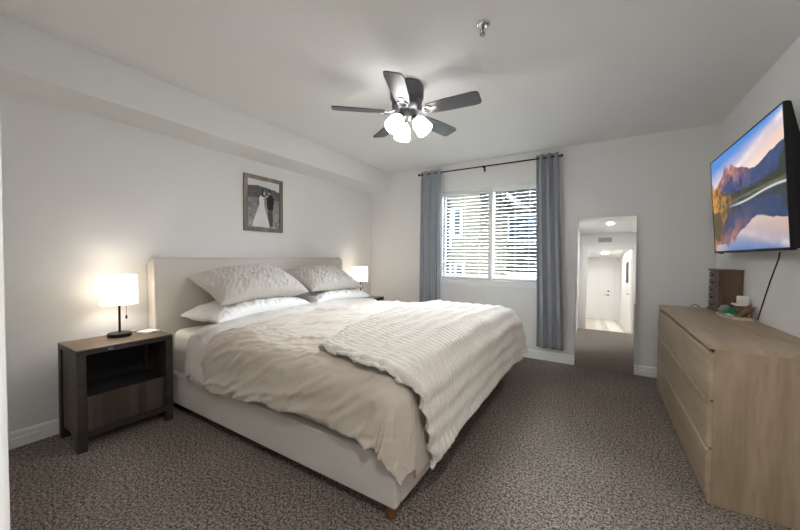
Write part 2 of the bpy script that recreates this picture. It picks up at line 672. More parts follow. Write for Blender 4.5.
bm = box((WX0 - .03, YF - .035, WZ0 - .025), (WX1 + .03, YF + .09, WZ0 + .001), .006)
add_box(bm, (WX0 - .015, YF - .014, WZ0 - .075), (WX1 + .015, YF, WZ0 - .025), .004)
obj('window_sill', bm, 'trim', win)
bm = bmesh.new()
add_box(bm, (WX0, YF + .02, WZ0), (WX0 + .028, yo, WZ1), .003)
add_box(bm, (WX1 - .028, YF + .02, WZ0), (WX1, yo, WZ1), .003)
obj('window_jamb', bm, 'trim', win)


def blind(x0, x1, label):
    t = thing('window_blind', label, 'blinds', ((x0 + x1) / 2, YF + .05, WZ0), 0, 'window blinds')
    hw = (x1 - x0) / 2
    top = WZ1 - WZ0
    obj('headrail', box((-hw, -.03, top - .05), (hw, .03, top - .002), .004), 'white_plastic', t)
    bm = bmesh.new()
    ang = R(15)
    z = .055
    while z < top - .07:
        m = Matrix.Translation((0, 0, z)) @ Matrix.Rotation(ang, 4, 'X')
        add_box(bm, (-hw + .004, -.025, -.0014), (hw - .004, .025, .0014), mat=m)
        z += .0445
    obj('slats', bm, 'slat', t)
    obj('bottom_rail', box((-hw + .004, -.025, .012), (hw - .004, .025, .03), .004), 'white_plastic', t)
    for fx in (-.62, 0, .62):
        bm = bmesh.new()
        for yy in (-.0265, .0265):
            add_tube(bm, [(fx * hw, yy, .02), (fx * hw, yy, top - .03)], .0011, 5)
        obj('ladder_cord', bm, 'white_plastic', t)
    return t


blind(WX0 + .03, XM - .03, 'left half of the white slatted blinds, cream house showing through')
blind(XM + .03, WX1 - .03, 'right half of the white slatted blinds, beside the longer right curtain')

# outside
tag(struct('ground', box((-40, YF + .4, -3.2), (40, 45, -3.0)), 'outground'))
hs = thing('apartment_building', 'cream building with white trimmed windows seen through the left blind', 'building', (-5.25, 9, -3))
bm = box((-6, 0, 0), (2.35, 3.2, 6.2))
obj('wall', bm, 'creamsiding', hs)
bm = bmesh.new()
for k in range(22):
    add_box(bm, (-6, -.012, .2 + k * .27), (2.36, 0, .215 + k * .27))
obj('siding_seams', bm, 'creamsiding', hs)
obj('roof', prism([(-6.4, 6.05), (-1.0, 8.6), (3.2, 5.70), (3.2, 5.86), (-1.0, 8.76), (-6.4, 6.2)], 'Y', -.5, 3.4), 'shingle', hs)
for (x, z, ww, hh) in ((.95, 4.55, .5, 1.0), (.95, 3.05, .5, .9), (1.7, 3.35, .16, .6), (1.62, 4.85, .16, .7), (-.9, 4.3, .9, 1.2)):
    f = obj('window', box((x - .07, -.04, z - .07), (x + ww + .07, .0, z + hh + .07), .005), 'trim', hs)
    obj('pane', box((x, -.045, z), (x + ww, -.038, z + hh)), 'outglass', f)
obj('downspout', tube([(1.42, -.07, 0), (1.42, -.07, 5.9)], .05, 10), 'shingle', hs)
hs2 = thing('townhouse_building', 'dark brown building seen through the right blind', 'building', (-1.8, 13, -3))
obj('wall', box((-2.2, 0, 0), (5, 5, 6.95)), 'brownsiding', hs2)
obj('roof', prism([(-2.5, 6.85), (1.5, 8.0), (5.5, 6.85), (5.5, 7.0), (1.5, 8.15), (-2.5, 7.0)], 'Y', -.5, 5.4), 'shingle', hs2)
for (x, z, ww, hh) in ((-1.2, 4.85, 1.3, .9), (-1.2, 2.6, 1.3, .9), (.9, 4.85, 1.2, .9), (.9, 2.6, 1.2, .9)):
    f = obj('window', box((x - .07, -.04, z - .07), (x + ww + .07, .0, z + hh + .07), .005), 'trim', hs2)
    obj('pane', box((x, -.045, z), (x + ww, -.038, z + hh)), 'outglass', f)

# ------------------------------------------------------------------ curtains
RY, RZ = 4.03, 2.325
rod = thing('curtain_rod', 'thin black curtain rod above the window', 'curtain rod', ((WX0 + WX1) / 2, RY, RZ))
rx = (WX0 + WX1) / 2
obj('rod', tube([(-2.15 - rx, 0, 0), (-.40 - rx, 0, 0)], .008, 12), 'blackmetal', rod, True)
for s, x in ((-1, -2.15), (1, -.40)):
    obj('finial', lathe([(.008, 0), (.016, .004), (.018, .014), (.014, .026), (.004, .03)], (x - rx, 0, 0), 16, Matrix.Rotation(s * PI / 2, 4, 'Y')), 'blackmetal', rod, True)
for x in (-2.12, -1.27, -.43):
    bm = tube([(x - rx, 0, -.002), (x - rx, YF - RY - .004, -.012)], .006, 8)
    add_box(bm, (x - rx - .012, YF - RY - .006, -.045), (x - rx + .012, YF - RY - .0005, .02), .002)
    add_tube(bm, [(x - rx + .0, .012 * math.cos(a), .012 * math.sin(a)) for a in np.linspace(0, 2 * PI, 13)[:-1]], .004, 6, True)
    obj('bracket', bm, 'blackmetal', rod)


def curtain(xt0, xt1, xb0, xb1, z0, label, seed, folds):
    cx = (xt0 + xt1) / 2
    t = thing('curtain', label, 'curtain', (cx, RY, z0), 0, 'window curtains')
    nu, nv = folds * 22 + 1, 60
    P = np.zeros((nu, nv, 3))
    top = RZ + .04 - z0
    for i in range(nu):
        u = i / (nu - 1)
        for j in range(nv):
            v = j / (nv - 1)
            x0 = xt0 + (xb0 - xt0) * (1 - v); x1 = xt1 + (xb1 - xt1) * (1 - v)
            ph = 2 * PI * folds * u + .5 * (1 - v) * nz(u * 3, v * 1.5, seed)
            amp = .040 + .012 * nz(u * 4, v * 2, seed + 5)
            y = amp * math.sin(ph) + .012 * nz(u * 9, v * 3, seed + 9) * (1 - v)
            x = x0 + (x1 - x0) * u + .010 * math.sin(2 * ph) + .010 * nz(u * 2, v * 2.5, seed + 3) * (1 - v)
            P[i, j] = (x - cx, y, v * top)
    grid_obj('fabric_panel', P, 'curtain', t, True, .003, 0, 0)
    for k in range(folds * 2):
        u = (k + .0) / (folds * 2)
        if u <= 0: continue
        x = xt0 + (xt1 - xt0) * u - cx
        bm = tube([(x + .003 * math.sin(a), .02 * math.cos(a), RZ - z0 + .02 * math.sin(a)) for a in np.linspace(0, 2 * PI, 17)[:-1]], .0035, 6, True)
        obj('grommet', bm, 'chrome', t, True)
    return t


curtain(-2.135, -1.835, -2.145, -1.83, .17, 'blue grey curtain at the left of the window, lower end behind the bed', 1.3, 3)
curtain(-.650, -.415, -.60, -.325, .165, 'blue grey curtain at the right of the window, next to the leaning mirror', 7.7, 3)

# ------------------------------------------------------------------ bed
bed = thing('bed_frame', 'low cream upholstered bed frame with a tall plain headboard', 'bed', (-1.85, 2.19, 0))
BX, BYc = -1.85, 2.19
HB0, HB1 = 1.150, 3.30
FX = -.742
RY0, RY1 = 1.19, 3.19


def bl(x, y, z): return (x - BX, y - BYc, z)


def rounded_rect(y0, y1, z0, z1, r, n=8):
    pts = [(y0, z0), (y1, z0)]
    for k in range(n + 1):
        a = PI / 2 * k / n
        pts.append((y1 - r + r * math.cos(a), z1 - r + r * math.sin(a)))
    for k in range(n + 1):
        a = PI / 2 + PI / 2 * k / n
        pts.append((y0 + r + r * math.cos(a), z1 - r + r * math.sin(a)))
    return pts


bm = prism(rounded_rect(HB0 - BYc, HB1 - BYc, .10, 1.176, .05), 'X', -3.036 - BX, -2.915 - BX)
ed = [e for e in bm.edges if abs(e.verts[0].co.x - e.verts[1].co.x) < 1e-6]
bmesh.ops.bevel(bm, geom=ed, offset=.022, segments=4, affect='EDGES', profile=.5)
hb = auto_smooth(obj('headboard', bm, 'linen', bed))
pr = rounded_rect(HB0 + .012 - BYc, HB1 - .012 - BYc, .12, 1.164, .045)
obj('piping', tube([(-2.917 - BX, p[0], p[1]) for p in pr], .005, 6, True), 'linen', hb, True)
auto_smooth(obj('side_rail', box(bl(-2.92, RY0, .078), bl(FX, RY0 + .05, .305), .014, 3), 'linen', bed))
auto_smooth(obj('side_rail', box(bl(-2.92, RY1 - .05, .078), bl(FX, RY1, .305), .014, 3), 'linen', bed))
auto_smooth(obj('foot_rail', box(bl(FX - .05, RY0 + .05, .078), bl(FX, RY1 - .05, .305), .014, 3), 'linen', bed))
for x in (-2.86, FX - .055):
    for y in (RY0 + .05, RY1 - .05):
        obj('leg', lathe([(.024, 0), (.026, .004), (.030, .079)], bl(x, y, 0), 20), 'legwood', bed, True)
bm = bmesh.new()
for k in range(13):
    x = -2.85 + k * .163
    add_box(bm, bl(x, RY0 + .05, .175), bl(x + .08, RY1 - .05, .198))
obj('slat_base', bm, 'oak', bed)

# mattress with rounded corners
mat_o = thing('mattress', 'thick mattress in a white fitted sheet, side showing by the near nightstand', 'mattress', bl(0, 0, .2) and (BX, BYc, .2))
bm = box((-2.905 - BX, 1.25 - BYc, 0), (-.83 - BX, 3.13 - BYc, .40))
ve = [e for e in bm.edges if abs(e.verts[0].co.z - e.verts[1].co.z) > .1]
bmesh.ops.bevel(bm, geom=ve, offset=.09, segments=6, affect='EDGES', profile=.5)
te = [e for e in bm.edges if abs(e.verts[0].co.z - e.verts[1].co.z) < 1e-5 and len(e.link_faces) == 2 and abs(e.link_faces[0].normal.z - e.link_faces[1].normal.z) > .5]
bmesh.ops.bevel(bm, geom=te, offset=.05, segments=5, affect='EDGES', profile=.5)
auto_smooth(obj('fitted_sheet', bm, 'sheet', mat_o), 50)

# drape over the mattress ----------------------------------------------------
EX, EY0, EY1 = -.826, 1.265, 3.115      # where the cloth starts to bend down
ZT = .655


def drape(s, t, lift, r=.105, flare=.0):
    """cloth point at unrolled position s (along X) and t (along Y); returns point and normal"""
    a = max(0.0, s - EX)
    b = (t - EY0) if t < EY0 else (t - EY1 if t > EY1 else 0.0)
    d = math.hypot(a, b)
    xb, yb = min(s, EX), min(max(t, EY0), EY1)
    puff = .035 * (1 - ((yb - BYc) / 1.0) ** 2)
    if d < 1e-9:
        return Vector((xb, yb, ZT + puff + lift)), Vector((0, 0, 1)), 0.0
    ux, uy = a / d, b / d
    lim = .47
    if a > 0 and b != 0 and d > lim:
        d = lim + (d - lim) * .35
    r = r + lift
    q = r * PI / 2
    puff *= max(0.0, 1 - d / q)
    if d < q:
        h, dr_ = r * math.sin(d / r), r * (1 - math.cos(d / r))
        nr = Vector((ux * math.sin(d / r), uy * math.sin(d / r), math.cos(d / r)))
    else:
        h, dr_ = r + flare * (d - q), r + (d - q)
        nr = Vector((ux, uy, 0))
    return Vector((xb + ux * h, yb + uy * h, ZT + lift + puff - dr_)), nr, d


def interp(x, xs, ys):
    return float(np.interp(x, xs, ys))


def throw_edge(t):
    return interp(t, [1.25, 1.42, 1.69, 2.15, 2.73, 3.1, 3.5], [-1.285, -1.33, -1.40, -1.48, -1.53, -1.50, -1.42])


def throw_near(s):
    return interp(s, [-1.32, -1.08, -.88, -.72, EX + .25, EX + .57], [1.265, 1.205, 1.165, 1.175, 1.25, 1.37])


def under_throw(s, t):
    a = (s - throw_edge(t)) / .05
    b = (t - throw_near(s)) / .05
    return min(max(min(a, b), 0), 1)


rng = random.Random(4)
# long soft creases: (s, t, angle, length, width, height)
CRE = []
for k in range(95):          # near side panel, running from the throw down to the hem
    s = rng.uniform(-2.2, -.70); t = rng.uniform(.84, 1.42)
    CRE.append((s, t, R(rng.gauss(34, 14)), rng.uniform(.10, .34), rng.uniform(.006, .018), rng.uniform(.005, .0165) * rng.choice((1, 1, -.7))))
for k in range(190):          # top
    s = rng.uniform(-2.25, -1.1); t = rng.uniform(1.25, 3.2)
    CRE.append((s, t, R(rng.gauss(72, 24)), rng.uniform(.06, .26), rng.uniform(.006, .017), rng.uniform(.003, .010) * rng.choice((1, 1, -.7))))
CA = np.array(CRE)


def creases(s, t):
    ds, dt = s - CA[:, 0], t - CA[:, 1]
    c, n_ = np.cos(CA[:, 2]), np.sin(CA[:, 2])
    al = ds * c + dt * n_
    ac = -ds * n_ + dt * c + .25 * al * al / CA[:, 3] * np.sin(CA[:, 0] * 91)
    return float((CA[:, 5] * np.exp(-(al / CA[:, 3]) ** 2 * 2) * np.exp(-(ac / CA[:, 4]) ** 2)).sum())


def duvet_h(s, t):
    h = creases(s, t)
    h += .014 * nz(s * 3.2 + 3, t * 3.2, 1.2)
    # anisotropic fine rumples
    near = min(max((1.45 - t) / .3, 0), 1)
    an = R(34) * near + R(75) * (1 - near)
    al, ac = s * math.cos(an) + t * math.sin(an), -s * math.sin(an) + t * math.cos(an)
    r = 1 - abs(nz(al * 3.0, ac * 11, 4.4)) * 2
    h += .0075 * max(r, 0) ** 2
    r = 1 - abs(nz(al * 7.0, ac * 23, 8.4)) * 2
    h += .0032 * max(r, 0) ** 2
    h += .0010 * nz(s * 40, t * 40, 9.0)
    return h * (1 - .75 * under_throw(s, t))


def hang(s, t, d, n):
    if d <= .15:
        return 0.0
    k = min(1, (d - .15) / .3)
    along = s if n.y ** 2 > n.x ** 2 else t
    ang = math.atan2(n.y, n.x)
    return k * (.013 * math.sin(along * 17 + 2.0 * nz(along * 3, d * 2, 7)) * (1 - .6 * under_throw(s, t)) + .012 * math.sin(ang * 7 + 1) * (abs(n.x * n.y) * 2))


HEMX = [-2.3, -2.2, -2.05, -1.82, -1.54, -1.30, -1.09, -.91, -.80, -.5]
HEMZ = [.35, .34, .325, .345, .375, .39, .38, .37, .345, .30]


def hem_near(s):
    # arc length so that the hem ends at HEMZ
    z = interp(s, HEMX, HEMZ)
    r = .105 + .02
    return EY0 - (r * PI / 2 + (ZT + .02 - r - z)) + .018 * nz(s * 6, 2.2) + .002 * nz(s * 23, 5)


duv = thing('duvet', 'rumpled taupe duvet spread over the bed and hanging down its sides', 'duvet', (-1.5, 2.19, .68))
nu, nv = 210, 260
P = np.zeros((nu, nv, 3))
for i in range(nu):
    u = i / (nu - 1)
    for j in range(nv):
        v = j / (nv - 1)
        s0 = -2.225 + .03 * nz(v * 5, 3.3)
        s1 = EX + .55
        s = s0 + (s1 - s0) * u
        t0 = hem_near(min(s, EX + .1)); t1 = EY1 + .40
        t = t0 + (t1 - t0) * v
        edge = min(1, (s - s0) / .09)
        lift = .02 + .035 * math.sin(edge * PI / 2) ** .6 - .03
        p, n, d = drape(s, t, lift, flare=.06)
        h = duvet_h(s, t)
        h += hang(s, t, d, n)
        if d > .2 and n.x > .3: h *= max(.35, 1 - (d - .2) * 2.6)
        p = p + n * (h - .006)
        # tuck the free head edge down
        if edge < 1:
            p = p - n * ((.02 if d < .12 else .004) * (1 - edge) ** 2)
        P[i, j] = p - duv.location
dm = grid_obj('duvet_cover', P, 'duvet', duv, True, .014)

# turned-back band of the duvet, paler reverse
nu, nv = 50, 230
P = np.zeros((nu, nv, 3))
for i in range(nu):
    u = i / (nu - 1)
    for j in range(nv):
        v = j / (nv - 1)
        t0 = EY0 - (.125 * PI / 2 + (ZT + .02 - .125 - .335)) + .02 * math.sin(u * 3.0); t1 = EY1 + .36
        t = t0 + (t1 - t0) * v
        sa = interp(t, [.7, .9, 1.15, 1.30, 1.54, 2.36, 3.1, 3.5], [-2.42, -2.42, -2.39, -2.38, -2.44, -2.60, -2.70, -2.70])
        sb = -2.19
        s = sa + (sb - sa) * u
        roll = math.sin(min(1, u / .18) * PI / 2)
        lift = .008 + .03 * roll - .034 * max(0, (u - .72) / .28) ** 1.5
        p, n, d = drape(s, t, lift)
        h = .010 * nz(s * 6, t * 5, 12) + .006 * (1 - 2 * abs(nz(s * 14, t * 6, 3.7))) + .002 * nz(s * 30, t * 30, 1)
        if d > .12:
            h += .010 * math.sin(u * 8 + d * 6)
        p = p + n * h
        P[i, j] = p - duv.location
b = grid_obj('turned_back_band', P, 'duvet_back', duv, True, .012)
b['label'] = 'paler turned back edge'

# ribbed throw -----------------------------------------------------------------
thr = thing('throw_blanket', 'fluffy ribbed white throw laid across the foot of the bed', 'throw', (-1.0, 2.2, .72))
nu, nv = 230, 640
P = np.zeros((nu, nv, 3))
TE = EY1 + .36
for j in range(nv):
    v = j / (nv - 1)
    tt = 1.25 + v * (TE - 1.25)
    s0 = throw_edge(tt) + .010 * nz(v * 30, 1.1)
    s1 = EX + .56 + .06 * max(0, 1 - v * 9) + .012 * nz(v * 14, 6.0)
    for i in range(nu):
        u = i / (nu - 1)
        s = s0 + (s1 - s0) * u
        tn = throw_near(s) + .008 * nz(s * 14, 8.8)
        t = tn + v * (TE - tn)
        p, n, d = drape(s, t, .064, flare=.05)
        h = duvet_h(s, t) + hang(s, t, d, n)
        # ribs along the length of the bed, gathered every few centimetres
        w_ = 1.0 * nz(t * 3, s * 3, 2)
        q = s * 2 * PI / .105 + w_
        g = .80 + .20 * math.sin(q)
        rib = 2 * abs(math.sin((t + .005 * nz(s * 9, t * 4, 6) + .0035 * math.sin(q)) * PI / .041)) ** .8 - 1
        h += .0120 * g * rib + .0025 * math.sin(q)
        h += .010 * nz(s * 4, t * 4, 21) + .0015 * nz(s * 50, t * 50, 2)
        e = min(u * 1.1, (1 - u) * 1.1, v * 2.2, (1 - v) * 2.2)
        h += -.020 * math.exp(-(e / .014)) + .007 * math.exp(-((e - .035) / .022) ** 2)
        far = min(max((t - 2.95) / .35, 0), 1) * min(max((d - .10) / .25, 0), 1) * (1 if n.x > .05 else 0)
        p = p + n * (h + .09 * far + .014 * min(1, d / .12))
        P[i, j] = p - thr.location
grid_obj('throw_fabric', P, 'throw', thr, True, .018)


# pillows -----------------------------------------------------------------------
def pillow(label, mat, loc, L, D, T, rot, seed, ribs=0, flange=.0):
    t = thing('pillow', label, 'pillow', loc, 0, 'bed pillows')
    n = 100
    P = []
    for side in (1, -1):
        G = np.zeros((n, n, 3))
        for i in range(n):
            for j in range(n):
                x = -1 + 2 * i / (n - 1); y = -1 + 2 * j / (n - 1)
                fx, fy = 1 - abs(x) ** 3.0, 1 - abs(y) ** 3.0
                th = max(0, fx * fy) ** .48
                # concave sides with pointed corners
                px = x * (1 - .07 * (1 - y * y)); py = y * (1 - .05 * (1 - x * x))
                wr = .010 * nz(px * 2.4 + seed, py * 4, side) + .008 * (1 - 2 * abs(nz(px * 3 + py * 5 + seed, py * 7 - px * 2, side + 4)))
                if ribs:
                    wr += .0032 * (2 * abs(math.sin(py * ribs + px * 12 + 2.6 * nz(px * 2, py * 2.5, seed))) - 1) + .003 * nz(px * 6, py * 12, seed)
                else:
                    wr += .010 * (1 - 2 * abs(nz(px * 4 + seed, py * 9, side + 2))) + .004 * nz(px * 12, py * 22, seed)
                z = side * (T / 2 * th) + wr * min(1, th * 2.0)
                z += -.03 * (py ** 2) + .02 * nz(px * 1.2, py * 1.2, seed)
                G[i, j] = (px * D / 2, py * L / 2, z)
        P.append(G)
    bm = bmesh.new()
    top = [[bm.verts.new(P[0][i, j]) for j in range(n)] for i in range(n)]
    bot = [[top[i][j] if i in (0, n - 1) or j in (0, n - 1) else bm.verts.new(P[1][i, j]) for j in range(n)] for i in range(n)]
    for i in range(n - 1):
        for j in range(n - 1):
            bm.faces.new((top[i][j], top[i + 1][j], top[i + 1][j + 1], top[i][j + 1]))
            bm.faces.new((bot[i][j], bot[i][j + 1], bot[i + 1][j + 1], bot[i + 1][j]))
    c = obj('pillowcase', bm, mat, t, True)
    c.rotation_euler = rot
    return t


pillow('white pillow lying flat under the nearer taupe pillow', 'pillow_white', (-2.615, 1.775, .742), .94, .52, .165, (R(1), R(0), R(2)), 3.1)
pillow('white pillow lying flat under the farther taupe pillow', 'pillow_white', (-2.615, 2.74, .742), .84, .52, .165, (R(0), R(0), R(-3)), 8.4)
pillow('rumpled taupe pillow nearer the camera, on top of a white one', 'pillow_grey', (-2.62, 1.80, .956), .87, .50, .215, (R(1), R(21), R(1)), 5.2, 30)
pillow('rumpled taupe pillow at the far side of the bed by the small lamp', 'pillow_grey', (-2.62, 2.68, .949), .76, .50, .205, (R(0), R(21), R(-3)), 11.6, 26)

# ------------------------------------------------------------------ nightstands
NX0, NX1, NY0, NY1, NZ = -2.985, -2.624, .636, 1.146, .62
ncx, ncy = (NX0 + NX1) / 2, (NY0 + NY1) / 2
ns = thing('nightstand', 'dark charcoal wood nightstand with an open cubby, nearest the camera', 'nightstand', (ncx, ncy, 0), 0, 'nightstands')
hx, hy = (NX1 - NX0) / 2, (NY1 - NY0) / 2
obj('top', box((-hx, -hy, NZ - .006), (hx - .004, hy, NZ), .0015), 'ns_top', ns)
obj('top_edge', box((-hx, -hy, NZ - .035), (hx, hy, NZ - .006), .0015), 'ns_edge', ns)
for sx in (-1, 1):
    for sy in (-1, 1):
        x0 = hx - .042 if sx > 0 else -hx
        y0 = hy - .045 if sy > 0 else -hy
        obj('leg', box((x0, y0, 0), (x0 + .042, y0 + .045, NZ - .035), .002), 'ns_edge', ns)
for sy in (-1, 1):
    y0 = sy * (hy - .012)
    obj('side_panel', box((-hx + .042, min(y0, y0 - sy * .016), .075), (hx - .042, max(y0, y0 - sy * .016), NZ - .035)), 'ns_side', ns)
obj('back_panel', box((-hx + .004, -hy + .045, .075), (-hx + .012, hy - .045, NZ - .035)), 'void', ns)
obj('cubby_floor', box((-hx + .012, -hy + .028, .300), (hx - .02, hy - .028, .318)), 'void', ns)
obj('drawer_front', box((hx - .022, -hy + .047, .118), (hx - .006, hy - .047, .325), .0015), 'ns_side', ns)
obj('bottom_rail', box((hx - .026, -hy + .045, .078), (hx - .002, hy - .045, .115), .0015), 'ns_edge', ns)
copy_tree(ns, (ncx + .0, 3.60, 0), None, 'dark nightstand on the far side of the bed near the left curtain')

CLIPX, CLIPY = NX1 + .004, NY0 + .155
cl = thing('cable_clip', 'small silver clip on the front edge of the near nightstand', 'clip', (CLIPX, CLIPY, NZ - .02))
obj('clip_body', box((-.004, -.009, -.005), (.005, .005, .006), .002), 'bronze', cl)
obj('clip_loop', tube([(.005, .010 + .007 * math.cos(a), .002 + .007 * math.sin(a)) for a in np.linspace(0, 2 * PI, 13)[:-1]], .002, 6, True), 'bronze', cl, True)


def lamp(x, y, label):
    t = thing('table_lamp', label, 'lamp', (x, y, NZ), 0, 'bedside lamps')
    obj('base', lathe([(.001, 0), (.066, 0), (.069, .004), (.069, .020), (.065, .025), (.01, .027)], n=40), 'black', t)
    obj('pole', lathe([(.007, .025), (.007, .30), (.012, .305), (.012, .33)], n=16), 'blackmetal', t, True)
    obj('pull_switch', tube([(.01, .035, .225), (.01, .036, .145), (.01, .036, .14), (.01, .036, .118)], [.0012, .0012, .006, .006], 8), 'black', t)
    bm = bmesh.new()
    ra, rb, z0, z1 = .104, .101, .228, .428
    add_lathe(bm, [(ra, z0), (rb, z1), (rb - .002, z1), (ra - .002, z0), (ra, z0)], n=48, cap=False)
    o = obj('lamp_shade', bm, 'shade', t, True)
    auto_smooth(o, 50)
    bm = tube([(0, 0, z1 - .02), (rb - .002, 0, z1 - .008)], .0015, 6)
    for k in (1, 2):
        a = 2 * PI * k / 3
        add_tube(bm, [(0, 0, z1 - .02), ((rb - .002) * math.cos(a), (rb - .002) * math.sin(a), z1 - .008)], .0015, 6)
    add_tube(bm, [(0, 0, .33), (0, 0, z1 - .02)], .002, 6)
    obj('shade_spider', bm, 'bronze', t)
    obj('bulb', lathe([(.012, .33), (.024, .345), (.028, .362), (.022, .38), (.004, .39)], n=16), 'bulb', t, True)
    d = bpy.data.lights.new('bulb_light', 'POINT')
    d.energy = LAMP_W
    d.color = (1, .93, .82)
    d.shadow_soft_size = .03
    o = bpy.data.objects.new('bulb_light', d)
    COL.objects.link(o)
    o.parent = t
    o.location = (0, 0, .31)
    return t


lamp(-2.875, .922, 'lit table lamp with a white drum shade on the near nightstand')
lamp(-2.85, 3.60, 'lit table lamp with a white drum shade beyond the far side of the bed')

ch = thing('charging_hub', 'flat white charging hub at the bed end of the near nightstand', 'charger', (-2.845, 1.085, NZ), R(12))
obj('hub_body', box((-.055, -.05, 0), (.055, .045, .013), .004), 'white_plastic', ch)
obj('port', box((.0555, -.012, .004), (.0565, .004, .009)), 'black', ch)
obj('plug_lead', tube([(-.055, .0, .006), (-.09, .02, .004), (-.10, .05, .004)], .002, 6), 'white_plastic', ch)
bx = thing('wooden_box', 'small amber wooden box beside the far lamp', 'box', (-2.74, 3.40, NZ))
obj('box_body', box((-.035, -.035, 0), (.035, .035, .07), .003), 'amber', bx)
obj('lid', box((-.037, -.037, .07), (.037, .037, .085), .003), 'amber', bx)

# ------------------------------------------------------------------ dresser
DX, DXB, DY0, DY1, DH = .463, .915, 2.132, 3.732, .78
ds = thing('dresser', 'long pale oak six drawer dresser along the right wall', 'dresser', ((DX + DXB) / 2, (DY0 + DY1) / 2, 0))
dcx, dcy = (DX + DXB) / 2, (DY0 + DY1) / 2


def dl(x, y, z): return (x - dcx, y - dcy, z)


obj('top', box(dl(DX, DY0, DH - .022), dl(DXB, DY1, DH), .002), 'oak', ds)
obj('side_panel', box(dl(DX + .0208, DY0, 0), dl(DXB, DY0 + .022, DH - .022)), 'oak_v', ds)
obj('side_panel', box(dl(DX + .0208, DY1 - .022, 0), dl(DXB, DY1, DH - .022)), 'oak_v', ds)
obj('back_panel', box(dl(DXB - .006, DY0 + .022, .02), dl(DXB, DY1 - .022, DH - .022)), 'oak', ds)
obj('divider', box(dl(DX + .026, dcy - .01, .05), dl(DXB - .006, dcy + .01, DH - .022)), 'void', ds)
obj('gap_shade_sheet', box(dl(DX + .030, DY0 + .022, .05), dl(DX + .036, DY1 - .022, DH - .022)), 'void', ds)  # dark sheet in place of the shade behind the drawer gaps
obj('plinth', box(dl(DX + .012, DY0 + .002, 0), dl(DX + .03, DY1 - .002, .05)), 'oak', ds)
ZE = [.052, .277, .510, .750]
for k in range(3):
    for (a, b) in ((DY0 + .001, dcy - .002), (dcy + .002, DY1 - .001)):
        z0, z1 = ZE[k], ZE[k + 1] - .016
        # finger-pull: the top of each front leans back
        pts = [(DX, z0), (DX + .020, z0), (DX + .020, z1 + .004), (DX + .010, z1 + .004), (DX, z1 - .002)]
        obj('drawer', prism([(p[0] - dcx, p[1]) for p in pts], 'Y', a - dcy, b - dcy), 'oak', ds)

# jewelry chest on the dresser
jc = thing('jewelry_chest', 'small upright brown wooden chest of tiny drawers on the dresser', 'jewelry box', (.852, 3.56, DH))
jx, jy, jh = .066, .145, .335
obj('chest_body', box((-jx + .012, -jy, .012), (jx, jy, jh - .012), .002), 'walnut', jc)
obj('chest_top', box((-jx - .004, -jy - .008, jh - .014), (jx + .002, jy + .008, jh), .003), 'walnut', jc)
obj('chest_base', box((-jx - .004, -jy - .008, 0), (jx + .002, jy + .008, .016), .003), 'walnut', jc)
for k in range(5):
    z0 = .024 + k * .059
    d_ = obj('tiny_drawer', box((-jx, -jy + .01, z0), (-jx + .011, jy - .01, z0 + .052), .002), 'walnut', jc)
    obj('knob', lathe([(.004, 0), (.004, .006), (.009, .010), (.007, .015)], (-jx, 0, z0 + .026), 12, Matrix.Rotation(-PI / 2, 4, 'Y')), 'black', d_)

# tray with trinkets
TX, TY = .832, 3.25
tr = thing('tray', 'pale wood tray of trinkets on the dresser', 'tray', (TX, TY, DH))
oc = [(-.07, -.05), (-.035, -.14), (.05, -.15), (.078, -.11), (.078, .10), (.05, .15), (-.045, .15), (-.07, .09)]
obj('tray_floor', prism(oc, 'Z', 0, .006), 'traywood', tr)
bm = bmesh.new()
for a, b in zip(oc, oc[1:] + oc[:1]):
    d_ = Vector((b[0] - a[0], b[1] - a[1], 0)); nn = Vector((d_.y, -d_.x, 0)).normalized() * .004
    q = [(a[0] - nn.x, a[1] - nn.y), (b[0] - nn.x, b[1] - nn.y), (b[0] + nn.x, b[1] + nn.y), (a[0] + nn.x, a[1] + nn.y)]
    add_prism(bm, q, 'Z', .0, .018)
obj('tray_rim', bm, 'traywood', tr)
Z0 = DH + .0062


def rock(name, label, loc, r, mat, seed, sq=(1, 1, .7)):
    bm = bmesh.new()
    bmesh.ops.create_icosphere(bm, subdivisions=3, radius=r)
    for v in bm.verts:
        k = 1 + .28 * noise.noise(v.co / r * 1.3 + Vector((seed, 0, 0)))
        v.co = Vector((v.co.x * k * sq[0], v.co.y * k * sq[1], v.co.z * k * sq[2]))
    zm = min(v.co.z for v in bm.verts)
    for v in bm.verts: v.co.z -= zm
    o = obj(name, bm, mat, None, True)
    o.location = loc
    return tag(o, label, 'stone')


rock('stone', 'mottled grey stone at the left end of the trinket tray', (.800, 3.325, Z0), .034, 'stone', 2.0, (1, 1, 1.05))
rock('stone', 'dark stone standing behind the others at the back of the tray', (.838, 3.355, Z0), .032, plain('dark_stone', (.10, .08, .075), .6, var=.4, vscale=50), 6.0, (.8, .8, 1.3))
bm = bmesh.new()
add_box(bm, (-.032, -.036, 0), (.032, .036, .078), .010, 3)
bmesh.ops.subdivide_edges(bm, edges=bm.edges, cuts=2, use_grid_fill=True)
for v in bm.verts:
    v.co += Vector((nz(v.co.z * 50, v.co.y * 40, 1), nz(v.co.x * 50, v.co.z * 40, 2), 0)) * .010
dw = thing('driftwood_block', 'rough brown block with a pale cap under the white candle', 'driftwood', (.868, 3.27, Z0))
obj('block', bm, 'driftwood', dw)
obj('pale_cap', box((-.038, -.05, .078), (.036, .05, .090), .004), 'candle', dw)
cn = thing('candle', 'square white candle on a driftwood block on the tray', 'candle', (.876, 3.262, Z0 + .0902))
obj('wax', box((-.026, -.03, 0), (.026, .03, .056), .008, 3), 'candle', cn)
obj('wick', tube([(0, 0, .056), (.001, 0, .066)], .0012, 6), 'black', cn)
pl = thing('succulent_plant', 'little bright green plant in a glass cup at the front of the tray', 'plant', (.803, 3.225, Z0))
